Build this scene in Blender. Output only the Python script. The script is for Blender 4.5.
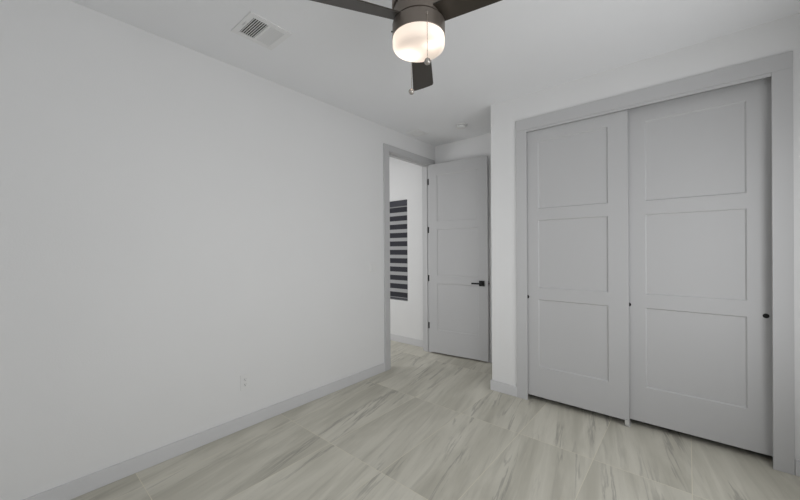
import bpy, bmesh, math, random
from mathutils import Vector, Matrix
random.seed(7)
for o in list(bpy.data.objects): bpy.data.objects.remove(o)
S = bpy.context.scene
COL = S.collection
H = 2.74                      # ceiling height

# ------------------------------------------------------------------ camera
cam_d = bpy.data.cameras.new('camera'); cam = bpy.data.objects.new('camera', cam_d); COL.objects.link(cam)
cam_d.sensor_width = 36.0; cam_d.lens = 338.87 * 36 / 800; cam_d.clip_start = 0.02
_y, _p, _r = math.radians(40.382), math.radians(-0.0918), math.radians(-0.3536)
F = Vector((-math.sin(_y)*math.cos(_p), math.cos(_y)*math.cos(_p), math.sin(_p)))
R0 = Vector((math.cos(_y), math.sin(_y), 0)); U0 = R0.cross(F)
Rr = R0*math.cos(_r) + U0*math.sin(_r); Uu = -R0*math.sin(_r) + U0*math.cos(_r)
M = Matrix((Rr, Uu, -F)).transposed().to_4x4(); M.translation = Vector((2.590, -3.0595, 1.3577))
cam.matrix_world = M
S.camera = cam

# ------------------------------------------------------------------ world, daylight, exposure
w = bpy.data.worlds.new('world'); S.world = w; w.use_nodes = True
w.node_tree.nodes['Background'].inputs[0].default_value = (0.75, 0.85, 1.0, 1)
w.node_tree.nodes['Background'].inputs[1].default_value = 0.25
S.view_settings.view_transform = 'Standard'; S.view_settings.look = 'None'
S.view_settings.gamma = 1.0; S.view_settings.use_curve_mapping = False
S.view_settings.exposure = 0.0

def area(name, loc, rot, sx, sy, power, col, spread=180):
    d = bpy.data.lights.new(name, 'AREA'); d.shape = 'RECTANGLE'; d.size = sx; d.size_y = sy
    d.energy = power; d.color = col; d.spread = math.radians(spread)
    o = bpy.data.objects.new(name, d); COL.objects.link(o); o.location = loc; o.rotation_euler = rot
    return o
# daylight entering through the bedroom window behind the camera
area('window_daylight', (1.0, -3.60, 1.35), (math.radians(88), 0, math.radians(4)), 1.2, 1.5, 2.5, (0.99, 0.995, 1.0), 60)
# right-hand wall: daylight from the far window, plus an added near fill
area('side_fill_near', (3.27, -2.60, 1.33), (0, math.radians(98), 0), 1.45, 1.4, 18.0, (0.99, 0.995, 1.0))
area('side_daylight_far', (3.27, -0.95, 1.30), (0, math.radians(90), 0), 1.45, 1.05, 12.5, (0.99, 0.995, 1.0))
# added unseen fills: one under the hallway ceiling, one aimed through the doorway
area('hall_fill_top', (-1.0, -0.35, 2.66), (math.radians(5), 0, 0), 1.0, 0.9, 3.5, (1.0, 0.995, 0.98))
area('hall_fill_alcove', (-1.5, -1.45, 1.30), (math.radians(90), 0, math.radians(-35)), 1.0, 1.6, 20.5, (0.985, 0.99, 1.0))

# ------------------------------------------------------------------ materials
def nt(name):
    m = bpy.data.materials.new(name); m.use_nodes = True
    t = m.node_tree; return m, t, t.nodes['Principled BSDF']
def N(t, typ, **kw):
    n = t.nodes.new(typ)
    for k, v in kw.items(): setattr(n, k, v)
    return n
def plain(name, col, rough=0.5, metal=0.0, bump=0.0, scale=300.0, spec=0.5, var=0.0):
    m, t, b = nt(name)
    b.inputs['Base Color'].default_value = (*col, 1); b.inputs['Roughness'].default_value = rough
    b.inputs['Metallic'].default_value = metal; b.inputs['Specular IOR Level'].default_value = spec
    tc = N(t, 'ShaderNodeTexCoord')
    if bump:
        n = N(t, 'ShaderNodeTexNoise'); n.inputs['Scale'].default_value = scale; n.inputs['Detail'].default_value = 4
        t.links.new(tc.outputs['Object'], n.inputs['Vector'])
        bp = N(t, 'ShaderNodeBump'); bp.inputs['Strength'].default_value = bump; bp.inputs['Distance'].default_value = 0.002
        t.links.new(n.outputs['Fac'], bp.inputs['Height']); t.links.new(bp.outputs['Normal'], b.inputs['Normal'])
    if var:
        n2 = N(t, 'ShaderNodeTexNoise'); n2.inputs['Scale'].default_value = 3.0; n2.inputs['Detail'].default_value = 3
        t.links.new(tc.outputs['Object'], n2.inputs['Vector'])
        mx = N(t, 'ShaderNodeMix', data_type='RGBA')
        mx.inputs[6].default_value = (*[c*(1-var) for c in col], 1); mx.inputs[7].default_value = (*[min(1, c*(1+var)) for c in col], 1)
        t.links.new(n2.outputs['Fac'], mx.inputs[0]); t.links.new(mx.outputs[2], b.inputs['Base Color'])
    return m
M_WALL = plain('wall_paint', (0.82, 0.82, 0.82), 0.75, bump=0.25, scale=120, spec=0.25, var=0.01)
M_CEIL = plain('ceiling_paint', (0.89, 0.895, 0.91), 0.85, bump=0.25, scale=90, spec=0.2, var=0.01)
M_TRIM = plain('grey_trim_paint', (0.57, 0.57, 0.575), 0.55, bump=0.05, scale=60, spec=0.3, var=0.01)
M_BASE = plain('baseboard_paint', (0.68, 0.68, 0.69), 0.42, bump=0.05, scale=60, spec=0.4, var=0.01)
M_DOOR = plain('grey_door_paint', (0.55, 0.55, 0.555), 0.62, bump=0.06, scale=60, spec=0.25, var=0.01)
M_VENT = plain('white_enamel', (0.84, 0.84, 0.84), 0.45, bump=0.02)
M_PLAST = plain('white_plastic', (0.82, 0.82, 0.815), 0.35, bump=0.02)
M_BLACK = plain('matte_black_metal', (0.012, 0.012, 0.012), 0.38, metal=0.6, bump=0.02)
M_DUCT = plain('dark_duct', (0.05, 0.05, 0.05), 0.8, bump=0.05)
M_STEEL = plain('dull_steel', (0.10, 0.10, 0.105), 0.35, metal=0.9, bump=0.02)
M_BRONZE = plain('bronze_metal', (0.20, 0.172, 0.148), 0.40, metal=0.5, bump=0.03, scale=200)
M_BLADE = plain('dark_blade', (0.036, 0.029, 0.022), 0.38, bump=0.04, scale=80, var=0.05)
M_CHAIN = plain('pull_chain_metal', (0.34, 0.30, 0.26), 0.4, metal=0.6, bump=0.02)
M_CRYST = plain('pull_ball', (0.45, 0.42, 0.39), 0.2, metal=0.7, bump=0.02)
M_CHAR = plain('charcoal_blind_fabric', (0.030, 0.030, 0.040), 0.8, bump=0.3, scale=500)
M_SHEER = plain('pale_sheer_fabric', (0.42, 0.42, 0.43), 0.8, bump=0.3, scale=500)
M_CASS = plain('charcoal_cassette', (0.045, 0.045, 0.06), 0.5, bump=0.05)
M_GUIDE = plain('clear_plastic', (0.62, 0.62, 0.60), 0.25, bump=0.02)
mg, tg, bg = nt('window_glass'); bg.inputs['Base Color'].default_value = (0.9, 0.95, 0.95, 1)
bg.inputs['Roughness'].default_value = 0.03; bg.inputs['Transmission Weight'].default_value = 1.0; M_GLASS = mg

# frosted lamp bowl, lit from inside
ml, tl, bl = nt('lit_frosted_glass')
bl.inputs['Base Color'].default_value = (0.85, 0.82, 0.78, 1); bl.inputs['Roughness'].default_value = 0.3
bl.inputs['Emission Color'].default_value = (1.0, 0.86, 0.76, 1); bl.inputs['Emission Strength'].default_value = 0.35
_tr = N(tl, 'ShaderNodeBsdfTranslucent'); _tr.inputs[0].default_value = (0.95, 0.90, 0.85, 1)
_mx = N(tl, 'ShaderNodeMixShader'); _mx.inputs[0].default_value = 0.6
tl.links.new(bl.outputs[0], _mx.inputs[1]); tl.links.new(_tr.outputs[0], _mx.inputs[2])
tl.links.new(_mx.outputs[0], tl.nodes['Material Output'].inputs['Surface'])
M_BOWL = ml

def floor_mat():
    m, t, b = nt('veined_stone_tile'); L = t.links.new
    tc = N(t, 'ShaderNodeTexCoord'); sp = N(t, 'ShaderNodeSeparateXYZ'); L(tc.outputs['Object'], sp.inputs[0])
    def math_(op, a, c=None, d=None):
        n = N(t, 'ShaderNodeMath', operation=op)
        for i, v in enumerate((a, c, d)):
            if v is None: continue
            if isinstance(v, (int, float)): n.inputs[i].default_value = v
            else: L(v, n.inputs[i])
        return n.outputs[0]
    TX, TY = 0.4823, 0.9660
    u = math_('DIVIDE', math_('SUBTRACT', sp.outputs[0], 0.1905), TX)
    v = math_('DIVIDE', math_('SUBTRACT', sp.outputs[1], -0.603), TY)
    iu, iv = math_('FLOOR', u), math_('FLOOR', v)
    fu, fv = math_('FRACT', u), math_('FRACT', v)
    eu = math_('MULTIPLY', math_('MINIMUM', fu, math_('SUBTRACT', 1.0, fu)), TX)
    ev = math_('MULTIPLY', math_('MINIMUM', fv, math_('SUBTRACT', 1.0, fv)), TY)
    edge = math_('MINIMUM', eu, ev)
    grout = N(t, 'ShaderNodeMapRange'); grout.inputs[1].default_value = 0.0010; grout.inputs[2].default_value = 0.0024
    grout.inputs[3].default_value = 1.0; grout.inputs[4].default_value = 0.0; L(edge, grout.inputs[0])
    cid = N(t, 'ShaderNodeCombineXYZ'); L(iu, cid.inputs[0]); L(iv, cid.inputs[1])
    wn = N(t, 'ShaderNodeTexWhiteNoise', noise_dimensions='3D'); L(cid.outputs[0], wn.inputs['Vector'])
    rnd = N(t, 'ShaderNodeSeparateColor'); L(wn.outputs['Color'], rnd.inputs[0])
    # per-tile shifted coordinates (veins run lengthways, leaning a little)
    def coords(sx, sy, k, lean):
        c = N(t, 'ShaderNodeCombineXYZ')
        xx = math_('ADD', sp.outputs[0], math_('MULTIPLY', sp.outputs[1], lean))
        L(math_('MULTIPLY', xx, sx), c.inputs[0]); L(math_('MULTIPLY', sp.outputs[1], sy), c.inputs[1])
        L(math_('MULTIPLY', wn.outputs['Value'], k), c.inputs[2])
        return c.outputs[0]
    def noise(vec, scale, detail, rough, dist=0.0):
        n = N(t, 'ShaderNodeTexNoise'); n.inputs['Scale'].default_value = scale; n.inputs['Detail'].default_value = detail
        n.inputs['Roughness'].default_value = rough; n.inputs['Distortion'].default_value = dist
        L(vec, n.inputs['Vector']); return n.outputs['Fac']
    def ramp(f, a, bb, lo=0.0, hi=1.0):
        r = N(t, 'ShaderNodeMapRange'); r.interpolation_type = 'SMOOTHSTEP'
        for i, x in zip((1, 2, 3, 4), (a, bb, lo, hi)): r.inputs[i].default_value = x
        L(f, r.inputs[0]); return r.outputs[0]
    broad = noise(coords(5.0, 0.9, 37, 0.18), 1.0, 4, 0.55, 0.5)
    streak = noise(coords(20.0, 1.4, 71, 0.20), 1.0, 5, 0.62, 0.6)
    vein = noise(coords(8.0, 0.55, 53, 0.20), 1.0, 6, 0.60, 0.35)
    patch = noise(coords(4.5, 1.0, 91, 0.15), 1.0, 2, 0.5, 0.2)
    fine = noise(coords(90.0, 30.0, 11, 0.1), 1.0, 3, 0.6)
    vd = math_('ABSOLUTE', math_('SUBTRACT', vein, 0.5))
    vline = math_('MULTIPLY', ramp(vd, 0.0, 0.030, 1.0, 0.0), ramp(patch, 0.47, 0.62))
    def mix(f, a, c):
        n = N(t, 'ShaderNodeMix', data_type='RGBA')
        if isinstance(f, (int, float)): n.inputs[0].default_value = f
        else: L(f, n.inputs[0])
        for i, x in ((6, a), (7, c)):
            if isinstance(x, tuple): n.inputs[i].default_value = (*x, 1)
            else: L(x, n.inputs[i])
        return n.outputs[2]
    base = mix(ramp(broad, 0.30, 0.70), (0.535, 0.515, 0.438), (0.710, 0.686, 0.600))
    base = mix(math_('MULTIPLY', ramp(streak, 0.50, 0.72), 0.40), base, (0.38, 0.362, 0.310))
    base = mix(math_('MULTIPLY', ramp(streak, 0.48, 0.28), 0.28), base, (0.80, 0.775, 0.69))
    base = mix(math_('MULTIPLY', vline, 0.50), base, (0.21, 0.20, 0.18))
    base = mix(math_('MULTIPLY', fine, 0.10), base, (0.46, 0.44, 0.375))
    # tile-to-tile tone
    hs = N(t, 'ShaderNodeHueSaturation'); L(base, hs.inputs['Color'])
    L(math_('ADD', math_('MULTIPLY', rnd.outputs[0], 0.10), 0.97), hs.inputs['Value'])
    fin = mix(grout.outputs[0], hs.outputs[0], (0.74, 0.70, 0.58))
    L(fin, b.inputs['Base Color'])
    b.inputs['Roughness'].default_value = 0.5; b.inputs['Specular IOR Level'].default_value = 0.35
    bp = N(t, 'ShaderNodeBump'); bp.inputs['Strength'].default_value = 0.3; bp.inputs['Distance'].default_value = 0.001
    L(math_('SUBTRACT', 1.0, grout.outputs[0]), bp.inputs['Height']); L(bp.outputs['Normal'], b.inputs['Normal'])
    return m
M_FLOOR = floor_mat()

# ------------------------------------------------------------------ helpers
def box(bm, x0, x1, y0, y1, z0, z1, bev=0.0, mi=0):
    r = bmesh.ops.create_cube(bm, size=1.0)
    for v in r['verts']:
        v.co = Vector(((x0+x1)/2 + v.co.x*(x1-x0), (y0+y1)/2 + v.co.y*(y1-y0), (z0+z1)/2 + v.co.z*(z1-z0)))
    fs = set(f for v in r['verts'] for f in v.link_faces)
    for f in fs: f.material_index = mi
    if bev:
        es = set(e for v in r['verts'] for e in v.link_edges)
        bmesh.ops.bevel(bm, geom=list(es), offset=bev, segments=2, profile=0.5, affect='EDGES')
def lathe(bm, prof, seg=48, c=(0, 0), axis='Z'):
    rings = []
    for r, z in prof:
        if r < 1e-6: rings.append([bm.verts.new((c[0], c[1], z))])
        else: rings.append([bm.verts.new((c[0]+r*math.cos(2*math.pi*k/seg), c[1]+r*math.sin(2*math.pi*k/seg), z)) for k in range(seg)])
    for a, b in zip(rings[:-1], rings[1:]):
        for k in range(seg):
            k2 = (k+1) % seg
            if len(a) == 1 and len(b) == 1: continue
            if len(a) == 1: bm.faces.new((a[0], b[k], b[k2]))
            elif len(b) == 1: bm.faces.new((a[k], b[0], a[k2]))
            else: bm.faces.new((a[k], b[k], b[k2], a[k2]))
    for f in bm.faces: f.smooth = True
def obj(name, bm, mats, parent=None, smooth_angle=None):
    bmesh.ops.remove_doubles(bm, verts=bm.verts, dist=1e-6)
    bmesh.ops.recalc_face_normals(bm, faces=bm.faces)
    me = bpy.data.meshes.new(name); bm.to_mesh(me); bm.free()
    for m in (mats if isinstance(mats, (list, tuple)) else [mats]): me.materials.append(m)
    o = bpy.data.objects.new(name, me); COL.objects.link(o)
    if parent: o.parent = parent
    if smooth_angle:
        for p in me.polygons: p.use_smooth = True
        try: me.set_sharp_from_angle(angle=math.radians(smooth_angle))
        except Exception: pass
    return o
def empty(name, loc=(0, 0, 0), rz=0.0):
    o = bpy.data.objects.new(name, None); COL.objects.link(o); o.location = loc; o.rotation_euler = (0, 0, rz)
    o.empty_display_size = 0.05
    return o
def tag(o, label=None, cat=None, group=None, kind=None):
    for k, v in (('label', label), ('category', cat), ('group', group), ('kind', kind)):
        if v: o[k] = v
    return o
def boxes(name, lst, mat, parent=None, bev=0.0):
    bm = bmesh.new()
    for b in lst: box(bm, *b, bev=bev)
    return obj(name, bm, mat, parent)
def struct(o, label, cat): return tag(o, label, cat, kind='structure')

# ------------------------------------------------------------------ room shell
XR, YR, YB = 3.33, -3.68, 0.725
struct(boxes('floor', [(-3.0, 3.6, -3.9, 0.95, -0.12, 0.0)], M_FLOOR), 'beige-grey veined rectangular floor tiles laid straight through bedroom and hall', 'floor')
struct(boxes('ceiling', [(-3.0, 3.6, -3.9, 0.95, H, H+0.12)], M_CEIL), 'flat white ceiling above the whole room', 'ceiling')
OY0, OY1, OZ = -0.222, 0.62, 2.485        # rough opening of the entry door
struct(boxes('wall_left', [(-0.115, 0, YR-0.12, OY0, 0, H), (-0.115, 0, OY1, YB, 0, H), (-0.115, 0, OY0, OY1, OZ, H)], M_WALL),
       'long blank white wall on the left with the open doorway at its far end', 'wall')
struct(boxes('wall_back', [(-0.115, 1.26, YB, YB+0.12, 0, H)], M_WALL), 'white wall of the alcove behind the open door', 'wall')
CX0, CX1, CZ = 1.446, 3.012, 2.47        # closet opening
struct(boxes('wall_closet', [(1.145, CX0, 0, 0.115, 0, H), (CX1, XR, 0, 0.115, 0, H), (CX0, CX1, 0, 0.115, CZ, H),
                            (1.145, 1.26, 0.115, YB, 0, H), (1.26, XR, YB, YB+0.12, 0, H)], M_WALL),
       'white wall on the right holding the sliding closet doors', 'wall')
struct(boxes('wall_right', [(XR, XR+0.12, YR-0.12, YB+0.12, 0, 0.55), (XR, XR+0.12, YR-0.12, YB+0.12, 2.1, H), (XR, XR+0.12, YR-0.12, -3.35, 0.55, 2.1),
                            (XR, XR+0.12, -1.85, -1.50, 0.55, 2.1), (XR, XR+0.12, -0.40, YB+0.12, 0.55, 2.1)], M_WALL), 'white side wall outside the right edge of the view', 'wall')
struct(boxes('wall_rear', [(0, XR, YR-0.12, YR, 0, 0.8), (0, XR, YR-0.12, YR, 2.2, H), (0, 0.8, YR-0.12, YR, 0.8, 2.2), (2.3, XR, YR-0.12, YR, 0.8, 2.2)], M_WALL),
       'white wall behind the camera with the bedroom window', 'wall')
# hall beyond the doorway
HX0, HX1, HZ0, HZ1 = -1.38, -0.484, 0.612, 2.078
struct(boxes('wall_hall', [(-2.6, HX0, 0.72, 0.84, 0, H), (HX1, -0.115, 0.72, 0.84, 0, H), (HX0, HX1, 0.72, 0.84, 0, HZ0), (HX0, HX1, 0.72, 0.84, HZ1, H)], M_WALL),
       'white wall seen through the doorway around the blind-covered window', 'wall')
struct(boxes('wall_hall_end', [(-2.72, -2.6, -1.7, 0.84, 0, H)], M_WALL), 'white end wall of the hall out of sight beyond the doorway', 'wall')
struct(boxes('wall_hall_near', [(-2.6, -0.115, -1.7, -1.58, 0, H)], M_WALL), 'white near wall of the hall behind the long left wall', 'wall')

# ------------------------------------------------------------------ baseboards
def board(name, x0, x1, y0, y1, label, h=0.095):
    bm = bmesh.new(); box(bm, x0, x1, y0, y1, 0, h, bev=0.0025)
    return struct(obj(name, bm, M_BASE), label, 'baseboard')
board('baseboard_left', 0, 0.013, YR, -0.285, 'pale grey baseboard along the foot of the long left wall')
bm = bmesh.new()
box(bm, 1.132, 1.392, -0.013, 0, 0, 0.095, bev=0.0025)
box(bm, 1.132, 1.145, 0, YB-0.013, 0, 0.095, bev=0.0025)
struct(obj('baseboard_closet', bm, M_BASE), 'short grey baseboard wrapping the wall corner left of the closet', 'baseboard')
board('baseboard_closet_right', 3.070, XR, -0.013, 0, 'grey baseboard piece right of the closet casing')
board('baseboard_back', 0.02, 1.132, YB-0.013, YB, 'grey baseboard behind the open door')
board('baseboard_hall', -2.6, -0.135, 0.707, 0.72, 'grey baseboard seen through the doorway below the blind')
board('baseboard_right', XR-0.013, XR, YR, -0.013, 'grey baseboard along the side wall outside the view')

# ------------------------------------------------------------------ entry door frame
bm = bmesh.new()
X0, X1 = -0.118, 0.0
box(bm, X0, X1, OY0, OY0+0.02, 0, OZ-0.02); box(bm, X0, X1, OY1-0.02, OY1, 0, OZ-0.02); box(bm, X0, X1, OY0, OY1, OZ-0.02, OZ)   # jambs
for s in ((OY0+0.02, OY0+0.031), (OY1-0.031, OY1-0.02)): box(bm, -0.080, -0.040, s[0], s[1], 0, OZ-0.02, bev=0.002)
box(bm, -0.080, -0.040, OY0+0.031, OY1-0.031, OZ-0.031, OZ-0.02, bev=0.002)
cw = 0.088
for (a, b) in ((0.0, 0.016), (-0.131, -0.115)):                                                                         # casings both sides
    box(bm, a, b, OY0+0.014-cw, OY0+0.014, 0, OZ-0.014, bev=0.002)
    box(bm, a, b, OY1-0.014, min(OY1-0.014+cw, YB-0.001 if a == 0 else 0.70), 0, OZ-0.014, bev=0.002)
    box(bm, a, b, OY0+0.014-cw, min(OY1-0.014+cw, YB-0.001 if a == 0 else 0.70), OZ-0.014, OZ-0.014+0.072, bev=0.002)
struct(obj('trim_1', bm, M_TRIM), 'grey casing and jamb around the open entry doorway', 'door casing')

# ------------------------------------------------------------------ closet casing
bm = bmesh.new()
box(bm, 1.391, 1.488, -0.012, 0.002, 0, 2.424, bev=0.002)
box(bm, 2.981, 3.068, -0.012, 0.002, 0, 2.424, bev=0.002)
box(bm, 1.391, 3.068, -0.012, 0.002, 2.424, 2.523, bev=0.002)
box(bm, 1.488, 2.981, -0.008, 0.008, 2.403, 2.4235); box(bm, 1.447, 3.011, 0.002, 0.010, 2.403, 2.469)          # fascia hiding the track
struct(obj('trim_2', bm, M_TRIM), 'wide flat grey casing framing the sliding closet doors', 'door casing')

# ------------------------------------------------------------------ panelled door slab
def slab(name, w_, h_, t_, stile, panels, mat, rec=0.009, slope=0.008, sr=None):
    """local: x 0..w, y 0..t (front face at y=0), z 0..h"""
    bm = bmesh.new(); sr = sr or stile
    xs = [0, stile, w_-sr, w_]; zs = [0] + [z for p in panels for z in p] + [h_]
    pz = set(p[0] for p in panels)
    for side in (0, 1):
        y = 0 if side == 0 else t_; d = rec if side == 0 else -rec
        V = {}
        def v(x, yy, z):
            k = (round(x, 5), round(yy, 5), round(z, 5))
            if k not in V: V[k] = bm.verts.new((x, yy, z))
            return V[k]
        for i in range(3):
            for j in range(len(zs)-1):
                a, b, c, e = xs[i], xs[i+1], zs[j], zs[j+1]
                if i == 1 and zs[j] in pz:
                    s = slope
                    o4 = [(a, c), (b, c), (b, e), (a, e)]; i4 = [(a+s, c+s), (b-s, c+s), (b-s, e-s), (a+s, e-s)]
                    for k in range(4):
                        k2 = (k+1) % 4
                        bm.faces.new((v(o4[k][0], y, o4[k][1]), v(o4[k2][0], y, o4[k2][1]), v(i4[k2][0], y+d, i4[k2][1]), v(i4[k][0], y+d, i4[k][1])))
                    bm.faces.new([v(q[0], y+d, q[1]) for q in i4])
                else:
                    bm.faces.new([v(*q) for q in ((a, y, c), (b, y, c), (b, y, e), (a, y, e))])
    def q(*pts): bm.faces.new([bm.verts.new(p) for p in pts])
    q((0, 0, 0), (0, t_, 0), (0, t_, h_), (0, 0, h_)); q((w_, 0, 0), (w_, t_, 0), (w_, t_, h_), (w_, 0, h_))
    q((0, 0, 0), (w_, 0, 0), (w_, t_, 0), (0, t_, 0)); q((0, 0, h_), (w_, 0, h_), (w_, t_, h_), (0, t_, h_))
    return obj(name, bm, mat)
ZB = 0.018
PAN = [(0.312-ZB, 0.910-ZB), (1.010-ZB, 1.610-ZB), (1.708-ZB, 2.308-ZB)]

M_PULL = plain('dark_pull', (0.025, 0.025, 0.025), 0.55, spec=0.2, bump=0.02)
def finger_pull(parent, x, z):
    bm = bmesh.new()
    prof = [(0.0, 0.0012), (0.0110, 0.0012), (0.0120, -0.0010), (0.0145, -0.0012), (0.0150, 0.0)]
    lathe(bm, prof, 32)
    bmesh.ops.rotate(bm, verts=bm.verts, cent=(0, 0, 0), matrix=Matrix.Rotation(math.radians(-90), 3, 'X'))
    o = obj('finger_pull', bm, M_PULL, parent); o.location = (x, -0.0016, z)
    o['label'] = 'round dark recessed finger pull'
    return o
ZC = 0.048
PANC = [(0.312-ZC, 0.910-ZC), (1.010-ZC, 1.610-ZC), (1.708-ZC, 2.308-ZC)]
d2 = slab('door_2', 2.244-1.448, 2.442-ZC, 0.035, 0.131, PANC, M_DOOR); d2.location = (1.448, 0.013, ZC)
struct(d2, 'left sliding closet door, three grey panels, running in front', 'closet door')
finger_pull(d2, 0.038, 0.925-ZC)
d3 = slab('door_3', 3.010-2.214, 2.442-ZC, 0.035, 0.131, PANC, M_DOOR); d3.location = (2.214, 0.060, ZC)
struct(d3, 'right sliding closet door, three grey panels, set further back', 'closet door')
finger_pull(d3, 0.027, 0.925-ZC); finger_pull(d3, 0.748, 0.925-ZC)

# floor guide between the closet doors
bm = bmesh.new()
box(bm, 2.212, 2.250, 0.020, 0.105, 0.0, 0.004, bev=0.001)
box(bm, 2.218, 2.242, 0.003, 0.009, 0.016, 0.056, bev=0.001)
box(bm, 2.218, 2.242, 0.009, 0.024, 0.016, 0.020)
box(bm, 2.218, 2.242, 0.020, 0.024, 0.0, 0.016)
box(bm, 2.220, 2.242, 0.051, 0.057, 0.004, 0.056, bev=0.001)
box(bm, 2.220, 2.242, 0.098, 0.103, 0.004, 0.056, bev=0.001)
tag(obj('floor_guide', bm, M_GUIDE), 'small pale plastic guide on the floor where the closet doors meet', 'door guide')

# ------------------------------------------------------------------ open entry door
TH = math.radians(7.4)
DW = 0.781
d1 = slab('door_1', DW, 2.440, 0.035, 0.115, [(0.312-ZB, 0.912-ZB), (1.012-ZB, 1.612-ZB), (1.712-ZB, 2.312-ZB)], M_DOOR, rec=0.005, slope=0.006)
pv = Vector((0.004, 0.60, 0.022)); off = Matrix.Rotation(TH, 3, 'Z') @ Vector((0, -0.035, 0))
d1.location = pv + off; d1.rotation_euler = (0, 0, TH)
struct(d1, 'open grey three-panel entry door swung back against the alcove wall', 'door')
for z in (0.354, 0.978, 1.613, 2.247):
    bm = bmesh.new()
    box(bm, -0.036, 0.0, -0.002, 0.0, -0.040, 0.040)
    lathe(bm, [(0, -0.042), (0.0048, -0.041), (0.0048, 0.041), (0, 0.042)], 16, c=(0.003, -0.004))
    o = obj('hinge', bm, M_BLACK); o.parent = d1
    o.matrix_parent_inverse = (Matrix.Translation(d1.location) @ Matrix.Rotation(TH, 4, 'Z')).inverted()
    o.location = (0, 0.60, z); o['label'] = 'black steel hinge'
# lever handle
hx, hz = 0.708, 0.945-0.022
bm = bmesh.new(); box(bm, -0.033, 0.033, -0.009, 0.0, -0.033, 0.033, bev=0.0015)
hd = obj('door_handle', bm, M_BLACK, d1); hd.location = (hx, 0, hz); hd['label'] = 'black lever handle on square rose'
bm = bmesh.new()
lathe(bm, [(0, 0), (0.011, 0), (0.011, 0.050), (0, 0.050)], 24)
bmesh.ops.rotate(bm, verts=bm.verts, cent=(0, 0, 0), matrix=Matrix.Rotation(math.radians(90), 3, 'X'))
box(bm, -0.112, 0.011, -0.058, -0.046, -0.009, 0.009, bev=0.002)
obj('lever', bm, M_BLACK, hd, smooth_angle=40)
bm = bmesh.new(); box(bm, 0, 0.0015, 0.006, 0.029, -0.029, 0.029)
box(bm, 0.0015, 0.010, 0.011, 0.024, -0.008, 0.008, bev=0.002)
lp = obj('latch_plate', bm, M_STEEL, d1); lp.location = (DW, 0, hz); lp['label'] = 'dark latch plate on the door edge'

# ------------------------------------------------------------------ hall window and zebra blind
bm = bmesh.new()
for b in ((HX0, HX0+0.04, HZ0, HZ1), (HX1-0.04, HX1, HZ0, HZ1), (HX0+0.04, HX1-0.04, HZ0, HZ0+0.04), (HX0+0.04, HX1-0.04, HZ1-0.04, HZ1), (HX0+0.04, HX1-0.04, 1.33, 1.36)):
    box(bm, b[0], b[1], 0.80, 0.835, b[2], b[3])
wf = struct(obj('window_1', bm, M_VENT), 'hall window behind the dark striped blind', 'window')
bm = bmesh.new(); box(bm, HX0+0.04, HX1-0.04, 0.815, 0.820, HZ0+0.04, HZ1-0.04); obj('pane', bm, M_GLASS, wf)
zb = empty('zebra_blind', ((HX0+HX1)/2, 0.74, HZ0)); hw = (HX1-HX0)/2 - 0.004
tag(zb, 'charcoal and pale striped roller blind on the window seen through the doorway', 'blind')
bm = bmesh.new(); top = HZ1-HZ0
box(bm, -hw, hw, -0.020, 0.045, top-0.086, top-0.004, bev=0.003); obj('cassette', bm, M_CASS, zb)
bm = bmesh.new()
z = top-0.070; first = True
yf = 0.004
def strip(z0, z1, mi, gap=0.0):
    for (x0, x1) in ((-hw+0.012, hw-0.012),):
        a = [bm.verts.new(p) for p in ((x0, yf, z0), (x1, yf, z0), (x1, yf, z1), (x0, yf, z1))]
        b_ = [bm.verts.new(p) for p in ((x0, yf+0.0012, z0), (x1, yf+0.0012, z0), (x1, yf+0.0012, z1), (x0, yf+0.0012, z1))]
        f = bm.faces.new(a); f.material_index = mi; f = bm.faces.new(b_[::-1]); f.material_index = mi
pitch, dark = 0.1250, 0.074
z = top-0.086-0.014; strip(z, top-0.086, 1)
while z > 0.045:
    z0 = max(z-dark, 0.03); strip(z0, z, 0)
    z1 = max(z0-(pitch-dark), 0.03)
    if z1 < z0: strip(z1, z0, 1)
    z = z1
obj('striped_fabric', bm, [M_CHAR, M_SHEER], zb)
bm = bmesh.new(); box(bm, -hw+0.010, hw-0.010, -0.002, 0.014, 0.012, 0.034, bev=0.002); obj('bottom_rail', bm, M_CASS, zb)

# bedroom windows behind and beside the camera; nearer side one added for fill
def window(name, lst, pane, label):
    o = boxes(name, lst, M_VENT); struct(o, label, 'window'); boxes('pane', [pane], M_GLASS, o)
window('window_2', [(0.8, 0.85, YR-0.10, YR-0.05, 0.8, 2.2), (2.25, 2.3, YR-0.10, YR-0.05, 0.8, 2.2), (0.85, 2.25, YR-0.10, YR-0.05, 0.8, 0.85), (0.85, 2.25, YR-0.10, YR-0.05, 2.15, 2.2)],
       (0.85, 2.25, YR-0.078, YR-0.072, 0.85, 2.15), 'bedroom window in the wall behind the camera')
for nm, ya, yb_, lab in (('fill_window_3', -3.35, -1.85, 'side wall window added for fill light, nearest the camera, outside the view'), ('window_4', -1.50, -0.40, 'side wall window nearest the closet, outside the view')):
    window(nm, [(XR+0.05, XR+0.10, ya, ya+0.05, 0.55, 2.1), (XR+0.05, XR+0.10, yb_-0.05, yb_, 0.55, 2.1), (XR+0.05, XR+0.10, ya+0.05, yb_-0.05, 0.55, 0.60), (XR+0.05, XR+0.10, ya+0.05, yb_-0.05, 2.05, 2.1)],
           (XR+0.072, XR+0.078, ya+0.05, yb_-0.05, 0.60, 2.05), lab)

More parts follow.
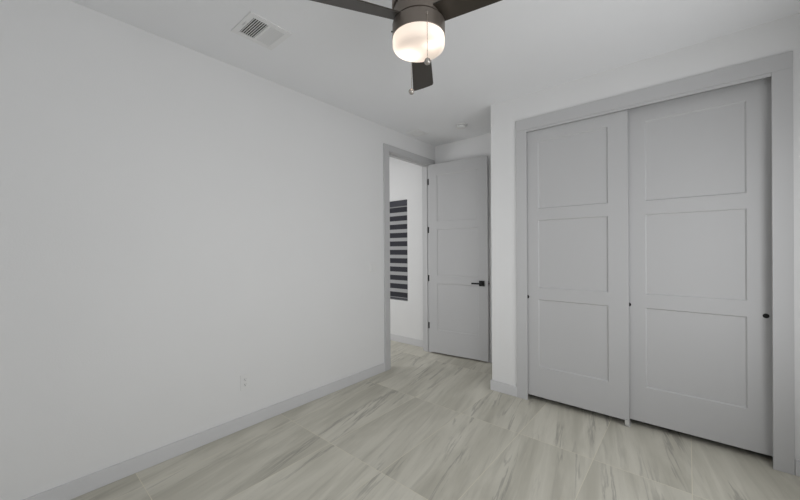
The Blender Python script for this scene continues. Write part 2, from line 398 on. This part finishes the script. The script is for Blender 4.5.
# ------------------------------------------------------------------ ceiling fan
FX, FY = 1.672, -1.842
fan = empty('ceiling_fan', (FX, FY, H))
tag(fan, 'dark bronze three-blade ceiling fan with a lit white bowl lamp', 'ceiling fan')
def lobj(name, prof, mat, parent=fan, seg=64, ang=35):
    bm = bmesh.new(); lathe(bm, prof, seg)
    return obj(name, bm, mat, parent, smooth_angle=ang)
lobj('motor_housing', [(0, 0), (0.108, 0), (0.110, -0.004), (0.118, -0.20), (0.119, -0.296), (0.116, -0.300), (0, -0.300)], M_BRONZE)
lobj('blade_hub', [(0, -0.300), (0.104, -0.300), (0.104, -0.306), (0.109, -0.307), (0.109, -0.363), (0.104, -0.364), (0.104, -0.372), (0, -0.372)], M_BRONZE)
lobj('light_kit', [(0, -0.372), (0.113, -0.372), (0.1165, -0.375), (0.1175, -0.379), (0.1175, -0.434), (0.115, -0.437), (0, -0.437)], M_BRONZE)
prof = [(0.1155, -0.437), (0.1160, -0.440)]
for k in range(9):
    a = math.pi/2*k/8; prof.append((0.1160-0.025*(1-math.cos(a)), -0.469-0.020*math.sin(a)))
prof += [(0.060, -0.4905), (0.030, -0.4920), (0, -0.4925)]
bowl = lobj('lamp_bowl', prof, M_BOWL, ang=60); bowl['label'] = 'glowing frosted white glass bowl'
aF = math.atan2(F.y, F.x)                     # azimuth of the far-pointing blade
for k, (fw, rt, pw) in enumerate(((0.040, -0.045, 0.38), (-0.040, 0.055, 0.13))):        # the two bulbs inside the bowl
    ld = bpy.data.lights.new('bulb_light', 'POINT'); ld.energy = pw; ld.shadow_soft_size = 0.02; ld.color = (1.0, 0.88, 0.78)
    lo = bpy.data.objects.new('bulb_light', ld); COL.objects.link(lo); lo.parent = fan
    lo.location = (fw*math.cos(aF)+rt*math.sin(aF), fw*math.sin(aF)-rt*math.cos(aF), -0.462)
sc = bmesh.new(); lathe(sc, [(0, 0), (0.003, 0), (0.003, 0.006), (0, 0.006)], 12)
bmesh.ops.rotate(sc, verts=sc.verts, cent=(0, 0, 0), matrix=Matrix.Rotation(math.radians(90), 3, 'Y'))
scr = obj('thumb_screw', sc, M_BLACK, fan)
aF = math.atan2(F.y, F.x)                     # azimuth of the far-pointing blade
sa = aF + math.radians(90); scr.location = (0.117*math.cos(sa), 0.117*math.sin(sa), -0.405); scr.rotation_euler = (0, 0, sa)
BZ, BR, PITCH = -0.359, 0.584, math.radians(16)
def blade_bm():
    bm = bmesh.new(); n = 24; rows = []
    r0, r1 = 0.085, BR
    for i in range(n+1):
        r = r0 + (r1-r0)*i/n
        wd = 0.044 + 0.021*(r-r0)/(r1-r0)
        if r > r1-0.02: wd -= 0.006*((r-(r1-0.02))/0.02)**2
        skew = 0
        row = []
        for s in range(9):
            q = -1 + 2*s/8
            yy = q*wd; rr = r
            if i == n: rr = r1 - 0.004*q*q
            zz = math.sin(-PITCH)*(-yy) * -1
            row.append((rr, yy*math.cos(PITCH), -yy*math.sin(PITCH)))
        rows.append(row)
    t = 0.0032
    top = [[bm.verts.new((x, y, z+t)) for x, y, z in row] for row in rows]
    bot = [[bm.verts.new((x, y, z-t)) for x, y, z in row] for row in rows]
    for L_, fl in ((top, 0), (bot, 1)):
        for i in range(n):
            for s in range(8):
                f = (L_[i][s], L_[i+1][s], L_[i+1][s+1], L_[i][s+1]); bm.faces.new(f[::-1] if fl else f)
    def rim(a, b):
        for k in range(len(a)-1): bm.faces.new((a[k], b[k], b[k+1], a[k+1]))
    rim([r[0] for r in top], [r[0] for r in bot]); rim([r[8] for r in bot], [r[8] for r in top])
    rim(top[0][::-1], bot[0][::-1]); rim(top[-1], bot[-1])
    return bm
def arm_bm():
    bm = bmesh.new(); box(bm, 0.06, 0.135, -0.030, 0.030, 0.003, 0.010, bev=0.002)
    bmesh.ops.rotate(bm, verts=bm.verts, cent=(0, 0, 0), matrix=Matrix.Rotation(-PITCH, 3, 'X'))
    return bm
b0 = obj('blade', blade_bm(), M_BLADE, fan, smooth_angle=30); a0 = obj('blade_iron', arm_bm(), M_BRONZE, b0)
AZ0 = aF - math.radians(6.0)
for k in range(3):
    b = b0 if k == 0 else b0.copy()
    if k:
        COL.objects.link(b); b.parent = fan
        a = a0.copy(); COL.objects.link(a); a.parent = b
    b.location = (0, 0, BZ); b.rotation_euler = (0, math.radians(2.2), AZ0 + k*2*math.pi/3)
# pull chains
def chain(az, rad, ztop, zbot, ball):
    x, y = rad*math.cos(az), rad*math.sin(az)
    bm = bmesh.new()
    lathe(bm, [(0, ztop+0.008), (0.0045, ztop+0.005), (0.0055, ztop), (0.0045, ztop-0.005), (0, ztop-0.008)], 12, c=(x-0.003*math.cos(az), y-0.003*math.sin(az)))
    n = int((ztop-zbot)/0.0055)
    for i in range(n):
        zc = ztop - (i+0.5)*(ztop-zbot)/n
        lathe(bm, [(0, zc+0.0028), (0.0013, zc+0.0016), (0.0016, zc), (0.0013, zc-0.0016), (0, zc-0.0028)], 6, c=(x, y))
    o = obj('pull_chain', bm, M_CHAIN, fan)
    bm = bmesh.new()
    lathe(bm, [(0, zbot)]+[(0.0140*math.sin(math.pi*i/16), zbot-0.0140*(1-math.cos(math.pi*i/16))) for i in range(1, 16)]+[(0, zbot-0.028)], 24, c=(x, y))
    lathe(bm, [(0, zbot+0.003), (0.003, zbot+0.002), (0.0035, zbot-0.002), (0, zbot-0.002)], 12, c=(x, y))
    obj('pull_ball', bm, M_CRYST, o)
chain(aF+math.radians(180)+math.radians(14), 0.1205, -0.400, -0.590, 0)
chain(aF+math.radians(14), 0.1205, -0.400, -0.606, 0)

# ------------------------------------------------------------------ ceiling registers
def register(name, x0, x1, y0, y1, label, banks=True):
    cx, cy = (x0+x1)/2, (y0+y1)/2
    e = empty(name, (cx, cy, H)); tag(e, label, 'air vent')
    hx_, hy_ = (x1-x0)/2, (y1-y0)/2; fr = 0.036
    bm = bmesh.new()
    bars = [(-hx_, hx_, -hy_, -hy_+fr), (-hx_, hx_, hy_-fr, hy_), (-hx_, -hx_+fr, -hy_+fr, hy_-fr), (hx_-fr, hx_, -hy_+fr, hy_-fr)]
    if banks: bars.append((-hx_+fr, hx_-fr, -0.007, 0.007))
    for b in bars: box(bm, *b, -0.007, 0.0, bev=0.0015)
    obj('frame', bm, M_VENT, e)
    bm = bmesh.new(); box(bm, -hx_+fr, hx_-fr, -hy_+fr, hy_-fr, -0.0012, -0.0002); obj('duct_opening', bm, M_DUCT, e)
    spans = ((-hy_+fr, -0.007, 0), (0.007, hy_-fr, 1)) if banks else ((-hy_+fr, hy_-fr, 1),)
    for (a, b, d) in spans:
        bm = bmesh.new(); n = max(4, int((b-a)/0.0125))
        for i in range(n):
            yc = a + (i+0.5)*(b-a)/n
            lean = 0.0050 if d == 0 else -0.0052
            yy = (b-a)/n*0.5
            v4 = [(-hx_+fr, yc-lean, -0.0075), (hx_-fr, yc-lean, -0.0075), (hx_-fr, yc+lean, -0.0015), (-hx_+fr, yc+lean, -0.0015)]
            lo = [bm.verts.new((p[0], p[1]-0.0006, p[2])) for p in v4]; hi = [bm.verts.new((p[0], p[1]+0.0006, p[2])) for p in v4]
            bm.faces.new(lo); bm.faces.new(hi[::-1])
            for k in range(4): bm.faces.new((lo[k], hi[k], hi[(k+1) % 4], lo[(k+1) % 4]))
        obj('louvers', bm, M_VENT, e)
    return e, hx_, hy_
e, hx_, hy_ = register('ceiling_vent', 0.408, 0.672, -2.120, -1.848, 'white louvered ceiling vent above the long left wall, beside the fan')
bm = bmesh.new(); box(bm, -0.022, 0.022, -0.002, 0.002, -0.014, -0.007, bev=0.001)
lv = obj('damper_lever', bm, M_VENT, e); lv.location = (0.01, -hy_+0.020, 0)
register('ceiling_vent', 0.040, 0.235, 0.050, 0.250, 'small faint white vent on the ceiling above the open doorway', banks=False)

# ------------------------------------------------------------------ smoke detector
sd = empty('smoke_detector', (0.672, 0.268, H)); tag(sd, 'small round white smoke detector on the alcove ceiling', 'smoke detector')
lobj('base', [(0, 0), (0.062, 0), (0.064, -0.003), (0.064, -0.010), (0.060, -0.012), (0, -0.012)], M_PLAST, sd)
lobj('cap', [(0, -0.014), (0.052, -0.014), (0.053, -0.022), (0.047, -0.034), (0.038, -0.038), (0, -0.039)], M_PLAST, sd)
lobj('sensor_gap', [(0, -0.012), (0.049, -0.012), (0.049, -0.014), (0, -0.014)], M_DUCT, sd)

# ------------------------------------------------------------------ outlet and switch on the left wall
ol = empty('wall_outlet', (0, -1.858, 0.352)); tag(ol, 'white duplex power outlet low on the long left wall', 'power outlet')
bm = bmesh.new(); box(bm, 0, 0.005, -0.035, 0.035, -0.057, 0.057, bev=0.0015); obj('cover_plate', bm, M_PLAST, ol)
for s in (-1, 1):
    bm = bmesh.new(); box(bm, 0.005, 0.007, -0.017, 0.017, s*0.0195-0.014, s*0.0195+0.014, bev=0.0008)
    rc = obj('socket', bm, M_PLAST, ol)
    bm = bmesh.new()
    zc = s*0.0195
    box(bm, 0.0068, 0.0074, -0.0075, -0.0050, zc-0.002, zc+0.007); box(bm, 0.0068, 0.0074, 0.0050, 0.0075, zc-0.001, zc+0.006)
    box(bm, 0.0068, 0.0074, -0.0025, 0.0025, zc-0.010, zc-0.0055)
    obj('slots', bm, M_DUCT, rc)
sw = empty('light_switch', (0, -0.468, 1.165)); tag(sw, 'white double light switch on the left wall beside the doorway casing', 'light switch')
bm = bmesh.new(); box(bm, 0, 0.005, -0.058, 0.058, -0.057, 0.057, bev=0.0015); obj('cover_plate', bm, M_PLAST, sw)
for s in (-1, 1):
    bm = bmesh.new(); box(bm, 0.005, 0.0085, s*0.023-0.0165, s*0.023+0.0165, -0.033, 0.033, bev=0.0015); obj('rocker', bm, M_PLAST, sw)
